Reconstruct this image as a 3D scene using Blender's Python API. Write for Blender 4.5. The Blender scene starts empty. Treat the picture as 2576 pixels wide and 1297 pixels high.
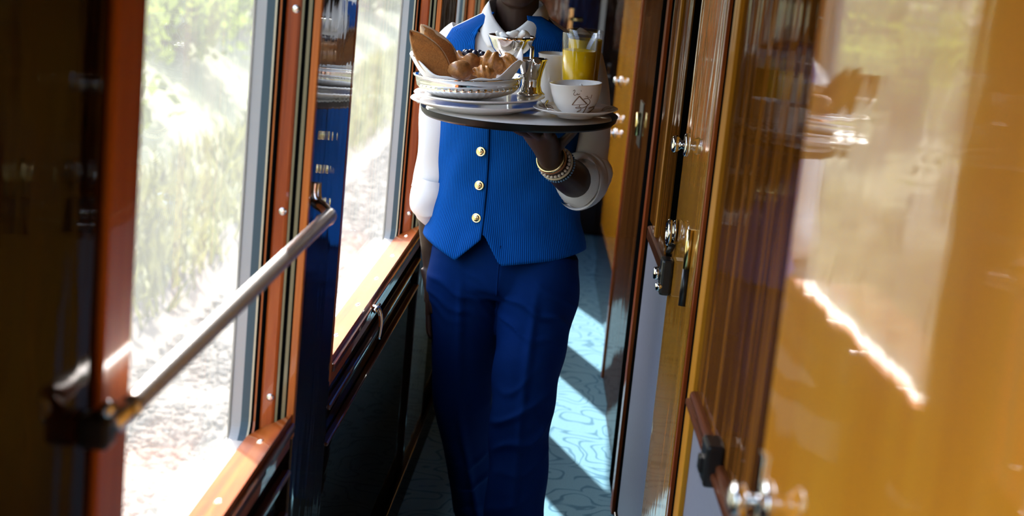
import bpy, bmesh, math, random
import numpy as np
from mathutils import Vector, Matrix, Euler
R = math.radians
random.seed(7); rng = np.random.default_rng(7)
scene = bpy.context.scene
COL = scene.collection

# ------------------------------------------------------------ camera, sky, sun
IW, IH, FPX = 2576.0, 1297.0, 4000.0
CAM = Vector((0, 0, 1.7))
d = Vector((1550 - IW/2, IH/2 + 150, -FPX)).normalized()        # corridor axis seen from the camera
roll = math.atan(0.106)
u = Vector((math.sin(roll), math.cos(roll), 0)); u = (u - d*u.dot(d)).normalized()
rt = d.cross(u)
cam_data = bpy.data.cameras.new('camera'); cam = bpy.data.objects.new('camera', cam_data); COL.objects.link(cam)
cam.matrix_world = Matrix.Translation(CAM) @ Matrix((rt, d, u)).to_4x4()
cam_data.sensor_fit = 'HORIZONTAL'; cam_data.sensor_width = 36.0; cam_data.lens = 36.0*FPX/IW
cam_data.clip_start = 0.05; cam_data.clip_end = 400
cam_data.dof.use_dof = True; cam_data.dof.focus_distance = 3.66; cam_data.dof.aperture_fstop = 4.0
scene.camera = cam

SUN_AZ = Vector((0.37, -0.93))          # the way the sunlight travels, over the floor
SUN_DIR = Vector((0.37, -0.93, -0.90)).normalized()
world = bpy.data.worlds.new('sky'); scene.world = world; world.use_nodes = True
wn = world.node_tree.nodes; wl = world.node_tree.links
sky = wn.new('ShaderNodeTexSky'); sky.sky_type = 'NISHITA'; sky.sun_disc = False
sky.sun_elevation = math.asin(-SUN_DIR.z); sky.sun_rotation = math.atan2(-SUN_DIR.x, -SUN_DIR.y)
sky.air_density = 1.0; sky.dust_density = 3.0; sky.ozone_density = 1.0
wl.new(sky.outputs[0], wn['Background'].inputs[0]); wn['Background'].inputs[1].default_value = 0.75
sun_data = bpy.data.lights.new('sun', 'SUN'); sun_data.energy = 12.5; sun_data.angle = R(0.6); sun_data.color = (1, .95, .87)
sun = bpy.data.objects.new('sun', sun_data); COL.objects.link(sun)
sun.rotation_euler = SUN_DIR.to_track_quat('-Z', 'Y').to_euler(); sun.location = (-6, 14, 13)
vs = scene.view_settings
vs.view_transform = 'Standard'; vs.look = 'None'; vs.gamma = 1.0; vs.use_curve_mapping = False; vs.exposure = 1.15

# ------------------------------------------------------------ helpers
def tag(o, label=None, cat=None, group=None, kind=None):
    if label: o['label'] = label
    if cat: o['category'] = cat
    if group: o['group'] = group
    if kind: o['kind'] = kind
    return o
def link(name, me, mat=None, parent=None, loc=None, rot=None):
    o = bpy.data.objects.new(name, me); COL.objects.link(o)
    if me is not None and mat is not None:
        me.materials.clear(); me.materials.append(mat)
    if parent: o.parent = parent
    if loc is not None: o.location = loc
    if rot is not None: o.rotation_euler = rot
    return o
def empty(name, loc=(0, 0, 0), rot=(0, 0, 0), parent=None):
    o = bpy.data.objects.new(name, None); COL.objects.link(o); o.location = loc; o.rotation_euler = rot
    o.empty_display_size = .05
    if parent: o.parent = parent
    return o
def pyd(name, v, f, mat=None, parent=None, loc=None, rot=None, smooth=True):
    me = bpy.data.meshes.new(name); me.from_pydata([tuple(p) for p in v], [], f); me.update()
    if smooth: me.polygons.foreach_set('use_smooth', [True]*len(me.polygons))
    return link(name, me, mat, parent, loc, rot)
def box_mesh(name, x, y, z, bev=0.0):
    bm = bmesh.new(); bmesh.ops.create_cube(bm, size=1)
    for v in bm.verts:
        v.co = ((x[0]+x[1])/2+v.co.x*(x[1]-x[0]), (y[0]+y[1])/2+v.co.y*(y[1]-y[0]), (z[0]+z[1])/2+v.co.z*(z[1]-z[0]))
    if bev: bmesh.ops.bevel(bm, geom=bm.edges[:], offset=bev, segments=2, affect='EDGES', profile=.5)
    me = bpy.data.meshes.new(name); bm.to_mesh(me); bm.free()
    return me
def box(name, x, y, z, mat, parent=None, bev=0.002, loc=None, rot=None):
    return link(name, box_mesh(name, x, y, z, bev), mat, parent, loc, rot)
def lathe_vf(prof, seg=64, close=False):
    v, f = [], []
    n = len(prof)
    for i in range(seg):
        a = 2*math.pi*i/seg; c, s = math.cos(a), math.sin(a)
        for r, z in prof: v.append((r*c, r*s, z))
    m = n if close else n-1
    for i in range(seg):
        j = (i+1) % seg
        for k in range(m):
            k2 = (k+1) % n
            f.append((i*n+k, j*n+k, j*n+k2, i*n+k2))
    return v, f
def lathe(name, prof, mat, parent=None, seg=64, loc=None, rot=None, close=False):
    v, f = lathe_vf(prof, seg, close)
    o = pyd(name, v, f, mat, parent, loc, rot)
    bm = bmesh.new(); bm.from_mesh(o.data); bmesh.ops.remove_doubles(bm, verts=bm.verts, dist=1e-6)
    bmesh.ops.recalc_face_normals(bm, faces=bm.faces); bm.to_mesh(o.data); bm.free()
    return o
def frames(pts):
    pts = [Vector(p) for p in pts]; out = []
    t0 = (pts[1]-pts[0]).normalized()
    ref = Vector((0, 0, 1)) if abs(t0.z) < .9 else Vector((0, -1, 0))
    nrm = (ref - t0*ref.dot(t0)).normalized()
    for i, p in enumerate(pts):
        t = (pts[min(i+1, len(pts)-1)]-pts[max(i-1, 0)]).normalized()
        nrm = (nrm - t*nrm.dot(t)).normalized()
        out.append((p, t, nrm, t.cross(nrm)))
    return out
def resample(pts, rad, n):
    """Catmull-Rom through points and radii"""
    P = np.array([list(p) for p in pts], float); Q = np.array([r if hasattr(r, '__len__') else (r, r) for r in rad], float)
    A = np.hstack([P, Q]); m = len(A); out = []
    for i in range(m-1):
        a, b, c, e = A[max(i-1, 0)], A[i], A[i+1], A[min(i+2, m-1)]
        for k in range(n):
            t = k/n
            out.append(.5*((2*b)+(-a+c)*t+(2*a-5*b+4*c-e)*t*t+(-a+3*b-3*c+e)*t**3))
    out.append(A[-1]); out = np.array(out)
    return out[:, :3], out[:, 3:]
def tube_vf(pts, rad, seg=16, cap=True, n=0, ripple=None):
    if n: pts, rad = resample(pts, rad, n)
    fr = frames(pts); v, f = [], []
    for i, (p, t, a, b) in enumerate(fr):
        r = rad[i] if not hasattr(rad, 'shape') else tuple(rad[i])
        ra, rb = r if hasattr(r, '__len__') else (r, r)
        for k in range(seg):
            th = 2*math.pi*k/seg
            q = 1.0 + (ripple(i/(len(fr)-1), th) if ripple else 0)
            v.append(p + a*(ra*q*math.cos(th)) + b*(rb*q*math.sin(th)))
    for i in range(len(fr)-1):
        for k in range(seg):
            k2 = (k+1) % seg
            f.append((i*seg+k, i*seg+k2, (i+1)*seg+k2, (i+1)*seg+k))
    if cap:
        f.append(tuple(range(seg-1, -1, -1))); o = (len(fr)-1)*seg; f.append(tuple(range(o, o+seg)))
    return v, f
def tube(name, pts, rad, mat, parent=None, seg=16, cap=True, n=0, loc=None, ripple=None):
    if not hasattr(rad, '__len__'): rad = [rad]*len(pts)
    v, f = tube_vf(pts, rad, seg, cap, n, ripple)
    return pyd(name, v, f, mat, parent, loc)
def ell_vf(c, r, seg=24, rot=None):
    v, f = [], []
    rg = seg//2
    M = rot.to_matrix() if rot else Matrix.Identity(3)
    for i in range(rg+1):
        ph = math.pi*i/rg
        for k in range(seg):
            th = 2*math.pi*k/seg
            v.append(Vector(c)+M@Vector((r[0]*math.sin(ph)*math.cos(th), r[1]*math.sin(ph)*math.sin(th), r[2]*math.cos(ph))))
    for i in range(rg):
        for k in range(seg):
            k2 = (k+1) % seg
            f.append((i*seg+k, (i+1)*seg+k, (i+1)*seg+k2, i*seg+k2))
    return v, f
def join_vf(parts):
    V, F = [], []
    for v, f in parts:
        o = len(V); V += [tuple(p) for p in v]; F += [tuple(i+o for i in q) for q in f]
    return V, F
def weld(me, dist=1e-5):
    bm = bmesh.new(); bm.from_mesh(me); bmesh.ops.remove_doubles(bm, verts=bm.verts, dist=dist)
    bmesh.ops.recalc_face_normals(bm, faces=bm.faces); bm.to_mesh(me); bm.free(); return me
def remeshed(name, parts, voxel, smooth=4, fac=.5):
    """one continuous surface out of overlapping volumes"""
    v, f = join_vf(parts)
    me = bpy.data.meshes.new(name+'_src'); me.from_pydata(v, [], f); weld(me)
    o = bpy.data.objects.new('tmp', me); COL.objects.link(o)
    m = o.modifiers.new('r', 'REMESH'); m.mode = 'VOXEL'; m.voxel_size = voxel; m.use_smooth_shade = True
    if smooth:
        s = o.modifiers.new('s', 'SMOOTH'); s.iterations = smooth; s.factor = fac
    dg = bpy.context.evaluated_depsgraph_get()
    out = bpy.data.meshes.new_from_object(o.evaluated_get(dg)); out.name = name
    bpy.data.objects.remove(o); bpy.data.meshes.remove(me)
    out.polygons.foreach_set('use_smooth', [True]*len(out.polygons))
    return out
def solidify(o, t, off=-1):
    m = o.modifiers.new('thickness', 'SOLIDIFY'); m.thickness = t; m.offset = off
    return o
def coords(me):
    a = np.empty(len(me.vertices)*3); me.vertices.foreach_get('co', a); return a.reshape(-1, 3)
def setco(me, a): me.vertices.foreach_set('co', a.ravel()); me.update()
def normals(me):
    a = np.empty(len(me.vertices)*3); me.vertices.foreach_get('normal', a) if False else me.vertex_normals.foreach_get('vector', a)
    return a.reshape(-1, 3)

# ------------------------------------------------------------ materials
def mat_new(name):
    m = bpy.data.materials.new(name); m.use_nodes = True
    nt = m.node_tree; b = nt.nodes['Principled BSDF']
    return m, nt, b
def plain(name, col, rough=.5, metal=0, spec=.5, coat=0, trans=0, ior=1.45, sheen=0, noise=0, nscale=60, bump=0):
    m, nt, b = mat_new(name)
    b.inputs['Base Color'].default_value = (*col, 1); b.inputs['Roughness'].default_value = rough
    b.inputs['Metallic'].default_value = metal; b.inputs['Specular IOR Level'].default_value = spec
    b.inputs['Coat Weight'].default_value = coat; b.inputs['Coat Roughness'].default_value = .03
    b.inputs['Transmission Weight'].default_value = trans; b.inputs['IOR'].default_value = ior
    b.inputs['Sheen Weight'].default_value = sheen
    if noise or bump:
        tc = nt.nodes.new('ShaderNodeTexCoord'); n = nt.nodes.new('ShaderNodeTexNoise')
        n.inputs['Scale'].default_value = nscale; n.inputs['Detail'].default_value = 5
        nt.links.new(tc.outputs['Object'], n.inputs['Vector'])
        if noise:
            mx = nt.nodes.new('ShaderNodeMix'); mx.data_type = 'RGBA'
            mx.inputs['A'].default_value = (*[c*(1-noise) for c in col], 1); mx.inputs['B'].default_value = (*[min(1, c*(1+noise)) for c in col], 1)
            nt.links.new(n.outputs['Fac'], mx.inputs['Factor']); nt.links.new(mx.outputs['Result'], b.inputs['Base Color'])
        if bump:
            bp = nt.nodes.new('ShaderNodeBump'); bp.inputs['Strength'].default_value = bump; bp.inputs['Distance'].default_value = .002
            nt.links.new(n.outputs['Fac'], bp.inputs['Height']); nt.links.new(bp.outputs['Normal'], b.inputs['Normal'])
    return m
def wood(name, cols, axis='z', gscale=26, coat=1.0, rough=.45, spec=.3, wave=.25, crough=.025, stretch=.05, seed=0):
    """varnished wood: grain colours along an axis, a slightly wavy clear coat"""
    m, nt, b = mat_new(name); N = nt.nodes.new; L = nt.links.new
    tc = N('ShaderNodeTexCoord'); mp = N('ShaderNodeMapping')
    s = [gscale]*3; s['xyz'.index(axis)] = gscale*stretch
    mp.inputs['Scale'].default_value = s; mp.inputs['Location'].default_value = (seed*3.1, seed*1.7, seed*.9)
    L(tc.outputs['Object'], mp.inputs['Vector'])
    n1 = N('ShaderNodeTexNoise'); n1.inputs['Scale'].default_value = 1; n1.inputs['Detail'].default_value = 8; n1.inputs['Roughness'].default_value = .62; n1.inputs['Distortion'].default_value = .4
    L(mp.outputs[0], n1.inputs['Vector'])
    cr = N('ShaderNodeValToRGB'); e = cr.color_ramp.elements
    e[0].position = .28; e[0].color = (*cols[0], 1); e[1].position = .72; e[1].color = (*cols[2], 1)
    k = e.new(.5); k.color = (*cols[1], 1)
    L(n1.outputs['Fac'], cr.inputs['Fac']); L(cr.outputs['Color'], b.inputs['Base Color'])
    b.inputs['Roughness'].default_value = rough; b.inputs['Coat Weight'].default_value = coat; b.inputs['Coat Roughness'].default_value = crough
    b.inputs['Coat IOR'].default_value = 1.55; b.inputs['Specular IOR Level'].default_value = spec
    mp2 = N('ShaderNodeMapping'); s2 = [14.0]*3; s2['xyz'.index(axis)] = 2.5; mp2.inputs['Scale'].default_value = s2
    L(tc.outputs['Object'], mp2.inputs['Vector'])
    n2 = N('ShaderNodeTexNoise'); n2.inputs['Scale'].default_value = 1; n2.inputs['Detail'].default_value = 2.5; L(mp2.outputs[0], n2.inputs['Vector'])
    bp = N('ShaderNodeBump'); bp.inputs['Strength'].default_value = wave; bp.inputs['Distance'].default_value = .002
    L(n2.outputs['Fac'], bp.inputs['Height']); L(bp.outputs['Normal'], b.inputs['Coat Normal'])
    return m
MAHOG = wood('dark mahogany', ((.005, .002, .001), (.014, .005, .002), (.030, .011, .004)), wave=.6, coat=.9, spec=.02)
MAHOGN = wood('very dark mahogany', ((.004, .002, .001), (.010, .004, .002), (.022, .008, .003)), wave=.6, coat=.3, spec=0, seed=21)  # darker, duller copy of the mahogany: shade painted into the near piers
MAHOG3 = wood('streaked dark mahogany', ((.010, .003, .001), (.050, .016, .004), (.12, .042, .008)), wave=.5, coat=.35, spec=0, seed=15)
MAHOG2 = wood('brown mahogany', ((.018, .005, .001), (.105, .034, .005), (.27, .10, .014)), wave=.6, seed=3, coat=.38, crough=.04, spec=0)
TEAKC = wood('warm walnut', ((.22, .08, .006), (.38, .155, .012), (.52, .23, .022)), wave=.30, seed=5, coat=.9, spec=.05)
HONEY = wood('honey veneer', ((.60, .195, .005), (.83, .315, .010), (.96, .43, .02)), gscale=9, stretch=.12, wave=.22, seed=8, spec=.08)
REDM = wood('red mahogany', ((.16, .024, .005), (.31, .056, .010), (.45, .11, .018)), gscale=40, wave=.15, seed=2, coat=.5, spec=.05)
ORNG = wood('orange mahogany', ((.34, .075, .012), (.50, .13, .02), (.62, .19, .035)), gscale=40, wave=.15, seed=4, coat=.5, spec=.05)
SILLW = wood('sill mahogany', ((.17, .026, .005), (.30, .060, .009), (.42, .11, .018)), axis='y', gscale=40, wave=.15, seed=6, coat=.5, spec=.05)
DADO = wood('near-black lacquered dado', ((.004, .003, .003), (.009, .006, .004), (.016, .010, .006)), axis='y', wave=.3, seed=9, coat=.3, spec=0)
RAILW = wood('moulding mahogany', ((.04, .010, .004), (.10, .026, .008), (.18, .05, .015)), axis='y', gscale=40, wave=.15, seed=1, coat=.6, spec=.04)
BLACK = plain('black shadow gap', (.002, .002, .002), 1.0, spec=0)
HONEYM = wood('satin honey bead', ((.34, .13, .008), (.50, .20, .012), (.62, .28, .02)), coat=.15, spec=.1, seed=12)
OLIVE = plain('olive line inlay', (.16, .13, .055), .45, coat=.5)
PALE = plain('pale grey painted frame', (.40, .38, .36), .45, spec=.4)
GASK = plain('grey blue rubber gasket', (.055, .085, .10), .5, spec=.3)
CREAM = plain('thin cream inlay', (.55, .46, .30), .45)
GREYD = plain('blue grey leather dado', (.20, .21, .26), .5, spec=.4, noise=.12, nscale=90)  # flat blue grey with faint mottling, below the chair rails
CHROME = plain('chrome', (.80, .79, .80), .12, metal=1)
STEEL = plain('polished steel tube', (.86, .83, .85), .27, metal=1)
BRASS = plain('polished brass', (.86, .66, .28), .2, metal=1)
IRON = plain('black iron', (.012, .012, .013), .3, spec=.6)
TRAYB = plain('black lacquered tray', (.006, .006, .006), .35, spec=.25)
SCREW = plain('screw steel', (.7, .65, .6), .25, metal=1)
CEIL = plain('brown ceiling', (.16, .11, .07), .6)
SILVER = plain('polished silver', (.88, .86, .83), .08, metal=1)
PORC = plain('white porcelain', (.82, .78, .74), .18, coat=.6)
NAPK = plain('white linen', (.84, .80, .77), .8, bump=.2, nscale=400)
DECO = plain('brown painted lines', (.20, .10, .045), .5)
SKIN = plain('dark brown skin', (.040, .018, .011), .48, spec=.4, noise=.2, nscale=80)
HAIR = plain('black hair', (.008, .007, .006), .75, bump=.8, nscale=500)
EYE = plain('eye white', (.7, .67, .62), .2)
SHIRT = plain('white cotton shirt', (.76, .72, .70), .85, bump=.15, nscale=300)
SHOE = plain('black shoe leather', (.01, .01, .01), .25)
GOLD = plain('gold button', (.92, .74, .40), .22, metal=1)
BREAD = plain('brown crispbread', (.36, .135, .028), .85, noise=.5, nscale=320, bump=.6)
CRUST = plain('pale baked crust', (.62, .42, .25), .8, noise=.2, nscale=120, bump=.3)
CROIS = plain('glazed croissant crust', (.54, .22, .05), .4, coat=.25, noise=.8, nscale=150, bump=1.0)
ROLLM = plain('dark glazed roll crust', (.34, .14, .04), .4, coat=.3, noise=.8, nscale=110, bump=.8)
BERRY = plain('blueberry skin', (.012, .012, .03), .35)
CUSTARD = plain('custard', (.80, .62, .36), .5)
SUGAR = plain('white butter curls', (.85, .83, .78), .6, bump=.5, nscale=150)
HONEYJ = plain('apricot jam', (.75, .22, .04), .25)
BEADM = plain('pale bead', (.55, .48, .42), .35)
BEADB = plain('blue bead', (.10, .20, .34), .3)
BAND = plain('cream wrist band', (.62, .52, .36), .6)
LEATHER = plain('tan strap leather', (.40, .15, .05), .5)

def glass_mat():
    m = bpy.data.materials.new('clear tumbler glass'); m.use_nodes = True; nt = m.node_tree; nt.nodes.clear(); N = nt.nodes.new; L = nt.links.new
    out = N('ShaderNodeOutputMaterial'); tr = N('ShaderNodeBsdfTransparent'); tr.inputs[0].default_value = (.99, .99, .99, 1)
    gl = N('ShaderNodeBsdfGlossy'); gl.inputs['Roughness'].default_value = .02
    lw = N('ShaderNodeLayerWeight'); lw.inputs['Blend'].default_value = .35
    mr = N('ShaderNodeMapRange'); mr.inputs['To Min'].default_value = .02; mr.inputs['To Max'].default_value = .32; L(lw.outputs['Facing'], mr.inputs['Value'])
    mx = N('ShaderNodeMixShader'); L(mr.outputs[0], mx.inputs[0]); L(tr.outputs[0], mx.inputs[1]); L(gl.outputs[0], mx.inputs[2]); L(mx.outputs[0], out.inputs[0])
    return m
GLASS = glass_mat()
def juice_mat():
    m, nt, b = mat_new('orange juice'); N = nt.nodes.new; L = nt.links.new
    b.inputs['Base Color'].default_value = (1.0, .62, .004, 1); b.inputs['Roughness'].default_value = .25
    tl = N('ShaderNodeBsdfTranslucent'); tl.inputs[0].default_value = (1.0, .58, .01, 1)
    mx = N('ShaderNodeMixShader'); mx.inputs[0].default_value = .12
    L(b.outputs[0], mx.inputs[1]); L(tl.outputs[0], mx.inputs[2]); L(mx.outputs[0], nt.nodes['Material Output'].inputs[0])
    return m
JUICE = juice_mat()
def pane_mat():
    m = bpy.data.materials.new('dusty window glass'); m.use_nodes = True; nt = m.node_tree; nt.nodes.clear(); N = nt.nodes.new; L = nt.links.new
    out = N('ShaderNodeOutputMaterial'); tr = N('ShaderNodeBsdfTransparent'); tr.inputs[0].default_value = (.97, .98, .97, 1)
    tl = N('ShaderNodeBsdfTranslucent'); tl.inputs[0].default_value = (.9, .88, .85, 1)
    gl = N('ShaderNodeBsdfGlossy'); gl.inputs['Roughness'].default_value = .01
    tc = N('ShaderNodeTexCoord'); n = N('ShaderNodeTexNoise'); n.inputs['Scale'].default_value = 6; n.inputs['Detail'].default_value = 6
    L(tc.outputs['Object'], n.inputs['Vector'])
    mr = N('ShaderNodeMapRange'); mr.inputs['From Min'].default_value = .3; mr.inputs['From Max'].default_value = .7
    mr.inputs['To Min'].default_value = .055; mr.inputs['To Max'].default_value = .085
    L(n.outputs['Fac'], mr.inputs['Value'])
    m1 = N('ShaderNodeMixShader'); L(mr.outputs[0], m1.inputs[0]); L(tr.outputs[0], m1.inputs[1]); L(tl.outputs[0], m1.inputs[2])
    fr = N('ShaderNodeFresnel'); fr.inputs[0].default_value = 1.3
    mu = N('ShaderNodeMath'); mu.operation = 'MULTIPLY'; mu.inputs[1].default_value = .2; L(fr.outputs[0], mu.inputs[0])
    m2 = N('ShaderNodeMixShader'); L(mu.outputs[0], m2.inputs[0]); L(m1.outputs[0], m2.inputs[1]); L(gl.outputs[0], m2.inputs[2])
    L(m2.outputs[0], out.inputs[0])
    return m
PANE = pane_mat()
def carpet_mat():
    m, nt, b = mat_new('blue swirl carpet'); N = nt.nodes.new; L = nt.links.new
    tc = N('ShaderNodeTexCoord'); n0 = N('ShaderNodeTexNoise'); n0.inputs['Scale'].default_value = 5; n0.inputs['Detail'].default_value = 1
    L(tc.outputs['Object'], n0.inputs['Vector'])
    v = N('ShaderNodeTexVoronoi'); v.feature = 'F1'; v.inputs['Scale'].default_value = 5.5
    ad = N('ShaderNodeMix'); ad.data_type = 'VECTOR'; ad.inputs['Factor'].default_value = .22
    L(tc.outputs['Object'], ad.inputs['A']); L(n0.outputs['Color'], ad.inputs['B']); L(ad.outputs['Result'], v.inputs['Vector'])
    w = N('ShaderNodeMath'); w.operation = 'MULTIPLY'; w.inputs[1].default_value = 34; L(v.outputs['Distance'], w.inputs[0])
    s = N('ShaderNodeMath'); s.operation = 'SINE'; L(w.outputs[0], s.inputs[0])
    cr = N('ShaderNodeValToRGB'); e = cr.color_ramp.elements
    e[0].position = .0; e[0].color = (.11, .23, .315, 1); e[1].position = 1; e[1].color = (.05, .13, .20, 1)
    e[0].position = .70; e[1].position = .95
    L(s.outputs[0], cr.inputs['Fac'])
    n2 = N('ShaderNodeTexNoise'); n2.inputs['Scale'].default_value = 260; n2.inputs['Detail'].default_value = 3; L(tc.outputs['Object'], n2.inputs['Vector'])
    mx = N('ShaderNodeMix'); mx.data_type = 'RGBA'; mx.blend_type = 'OVERLAY'; mx.inputs['Factor'].default_value = .35
    L(cr.outputs[0], mx.inputs['A']); L(n2.outputs['Fac'], mx.inputs['B']); L(mx.outputs['Result'], b.inputs['Base Color'])
    b.inputs['Roughness'].default_value = .95; b.inputs['Specular IOR Level'].default_value = .1
    bp = N('ShaderNodeBump'); bp.inputs['Strength'].default_value = .5; bp.inputs['Distance'].default_value = .003
    L(n2.outputs['Fac'], bp.inputs['Height']); L(bp.outputs[0], b.inputs['Normal'])
    return m
CARPET = carpet_mat()
def cord_mat():
    m, nt, b = mat_new('royal blue corded cloth'); N = nt.nodes.new; L = nt.links.new
    uv = N('ShaderNodeUVMap'); uv.uv_map = 'arc'
    sx = N('ShaderNodeSeparateXYZ'); L(uv.outputs[0], sx.inputs[0])
    w = N('ShaderNodeMath'); w.operation = 'MULTIPLY'; w.inputs[1].default_value = 2*math.pi/.0046; L(sx.outputs['X'], w.inputs[0])
    s = N('ShaderNodeMath'); s.operation = 'SINE'; L(w.outputs[0], s.inputs[0])
    mr = N('ShaderNodeMapRange'); mr.inputs['From Min'].default_value = -1; L(s.outputs[0], mr.inputs['Value'])
    mx = N('ShaderNodeMix'); mx.data_type = 'RGBA'; mx.inputs['A'].default_value = (.0005, .028, .145, 1); mx.inputs['B'].default_value = (.001, .108, .46, 1)
    L(mr.outputs[0], mx.inputs['Factor']); L(mx.outputs['Result'], b.inputs['Base Color'])
    bp = N('ShaderNodeBump'); bp.inputs['Strength'].default_value = .6; bp.inputs['Distance'].default_value = .001
    L(mr.outputs[0], bp.inputs['Height']); L(bp.outputs[0], b.inputs['Normal'])
    b.inputs['Roughness'].default_value = .8; b.inputs['Specular IOR Level'].default_value = .08
    return m
CORD = cord_mat()
NAVY = plain('blue uniform trousers cloth', (.0005, .017, .095), .85, spec=.08, sheen=0, noise=.15, nscale=500, bump=.15)
def leaf_mat(name, c):
    m = bpy.data.materials.new(name); m.use_nodes = True; nt = m.node_tree; nt.nodes.clear(); N = nt.nodes.new; L = nt.links.new
    out = N('ShaderNodeOutputMaterial'); df = N('ShaderNodeBsdfDiffuse'); tl = N('ShaderNodeBsdfTranslucent'); mx = N('ShaderNodeMixShader')
    tc = N('ShaderNodeTexCoord'); n = N('ShaderNodeTexNoise'); n.inputs['Scale'].default_value = 2.2
    L(tc.outputs['Object'], n.inputs['Vector'])
    cr = N('ShaderNodeMix'); cr.data_type = 'RGBA'; cr.inputs['A'].default_value = (*[x*.6 for x in c], 1); cr.inputs['B'].default_value = (*[min(1, x*1.35) for x in c], 1)
    L(n.outputs['Fac'], cr.inputs['Factor'])
    L(cr.outputs['Result'], df.inputs[0]); L(cr.outputs['Result'], tl.inputs[0]); mx.inputs[0].default_value = .5
    L(df.outputs[0], mx.inputs[1]); L(tl.outputs[0], mx.inputs[2]); L(mx.outputs[0], out.inputs[0])
    return m
LEAF1 = leaf_mat('spring leaves', (.125, .165, .022)); LEAF2 = leaf_mat('olive leaves', (.08, .105, .022)); DRYG = leaf_mat('dry grass', (.10, .105, .035))
BARK = plain('shrub bark', (.12, .09, .06), .9)
STONE = plain('ballast stone', (.058, .048, .040), .9, noise=.5, nscale=9)
EARTH = plain('pale dusty earth', (.058, .047, .037), .95, noise=.35, nscale=3)
BANKM = plain('grassy bank', (.068, .076, .026), .95, noise=.45, nscale=2.5)

# ------------------------------------------------------------ the corridor shell
ZC = 2.2
WINS = [(-1.0, 1.12), (1.585, 2.63), (3.0, 4.52), (4.97, 6.05), (6.35, 7.43), (7.69, 8.77)]  # first window is out of view, lengthened to brighten the near door
XW, XG = -.47, -.579         # inner face of the window wall, the glass
ZS, ZH = .80, 1.80           # window opening
fl = box('floor', (-.66, .45), (-2.5, 9.3), (-.06, 0), CARPET, None, 0); tag(fl, 'blue swirl patterned carpet running along the corridor', kind='structure')
ce = box('ceiling', (-.66, .45), (-2.5, 9.3), (ZC, ZC+.05), CEIL, None, 0); tag(ce, 'brown corridor ceiling', kind='structure')

wl_ = empty('wall_left'); tag(wl_, 'dark varnished wall between the carriage windows', kind='structure')
edges = [-2.5]
for a, b in WINS: edges += [a, b]
edges.append(9.3)
for i in range(0, len(edges), 2):
    y0, y1 = edges[i], edges[i+1]
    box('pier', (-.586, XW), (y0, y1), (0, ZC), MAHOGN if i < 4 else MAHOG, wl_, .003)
for (y0, y1) in WINS:
    box('dado_panel', (-.586, XW-.012), (y0, y1), (0, ZS-.026), DADO, wl_, .002)
    box('head_panel', (-.586, XW), (y0, y1), (ZH, ZC), MAHOG, wl_, .002)
    box('moulding', (XW-.012, XW+.006), (y0+.01, y1-.01), (.815, .832), RAILW, wl_, .004)
    box('moulding', (XW-.012, XW+.004), (y0+.01, y1-.01), (.735, .747), RAILW, wl_, .004)
    box('moulding', (XW-.012, XW+.004), (y0+.01, y1-.01), (.66, .668), RAILW, wl_, .003)
tb = box('baseboard_left', (XW, XW+.012), (-2.5, 9.3), (0, .10), DADO, None, .003); tag(tb, 'dark baseboard below the windows', kind='structure')

def rrect(y0, y1, z0, z1, r, n=8):
    pts = []
    for cy, cz, a0 in ((y1-r, z1-r, 0), (y0+r, z1-r, 90), (y0+r, z0+r, 180), (y1-r, z0+r, 270)):
        for k in range(n+1):
            a = R(a0+90*k/n); pts.append((cy+r*math.cos(a), cz+r*math.sin(a)))
    return pts
def ring_frame(name, y0, y1, z0, z1, r, w, x0, x1, mat, parent):
    """frame that lines a window opening: inner outline (rounded by r), w thick, from x0 to x1"""
    inn = rrect(y0, y1, z0, z1, r); out = rrect(y0-w, y1+w, z0-w, z1+w, r+w)
    n = len(inn); v = []; f = []
    for x in (x0, x1):
        v += [(x, *p) for p in inn] + [(x, *p) for p in out]
    for k in range(n):
        j = (k+1) % n
        f += [(k, j, 2*n+j, 2*n+k), (n+k, 3*n+k, 3*n+j, n+j), (k, n+k, n+j, j), (2*n+k, 2*n+j, 3*n+j, 3*n+k)]
    o = pyd(name, v, f, mat, parent, smooth=False)
    weld(o.data)
    return o
SCREW_V = lathe_vf([(0, .0035), (.004, .003), (.0065, .0012), (.007, 0), (0, 0)], 14)
scr_me = bpy.data.meshes.new('screw'); scr_me.from_pydata([tuple(p) for p in SCREW_V[0]], [], SCREW_V[1]); weld(scr_me)
scr_me.materials.append(SCREW)
def screw(parent, loc, rot):
    o = bpy.data.objects.new('screw', scr_me); COL.objects.link(o); o.parent = parent; o.location = loc; o.rotation_euler = rot
WLAB = ['corridor window nearest the camera, beside the left edge', 'nearest full corridor window, with the steel handrail across it', 'second corridor window beside the waiter with a sunlit sill',
        'third corridor window partly hidden behind the waiter', 'fourth corridor window far down the corridor', 'last corridor window at the far end']
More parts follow.
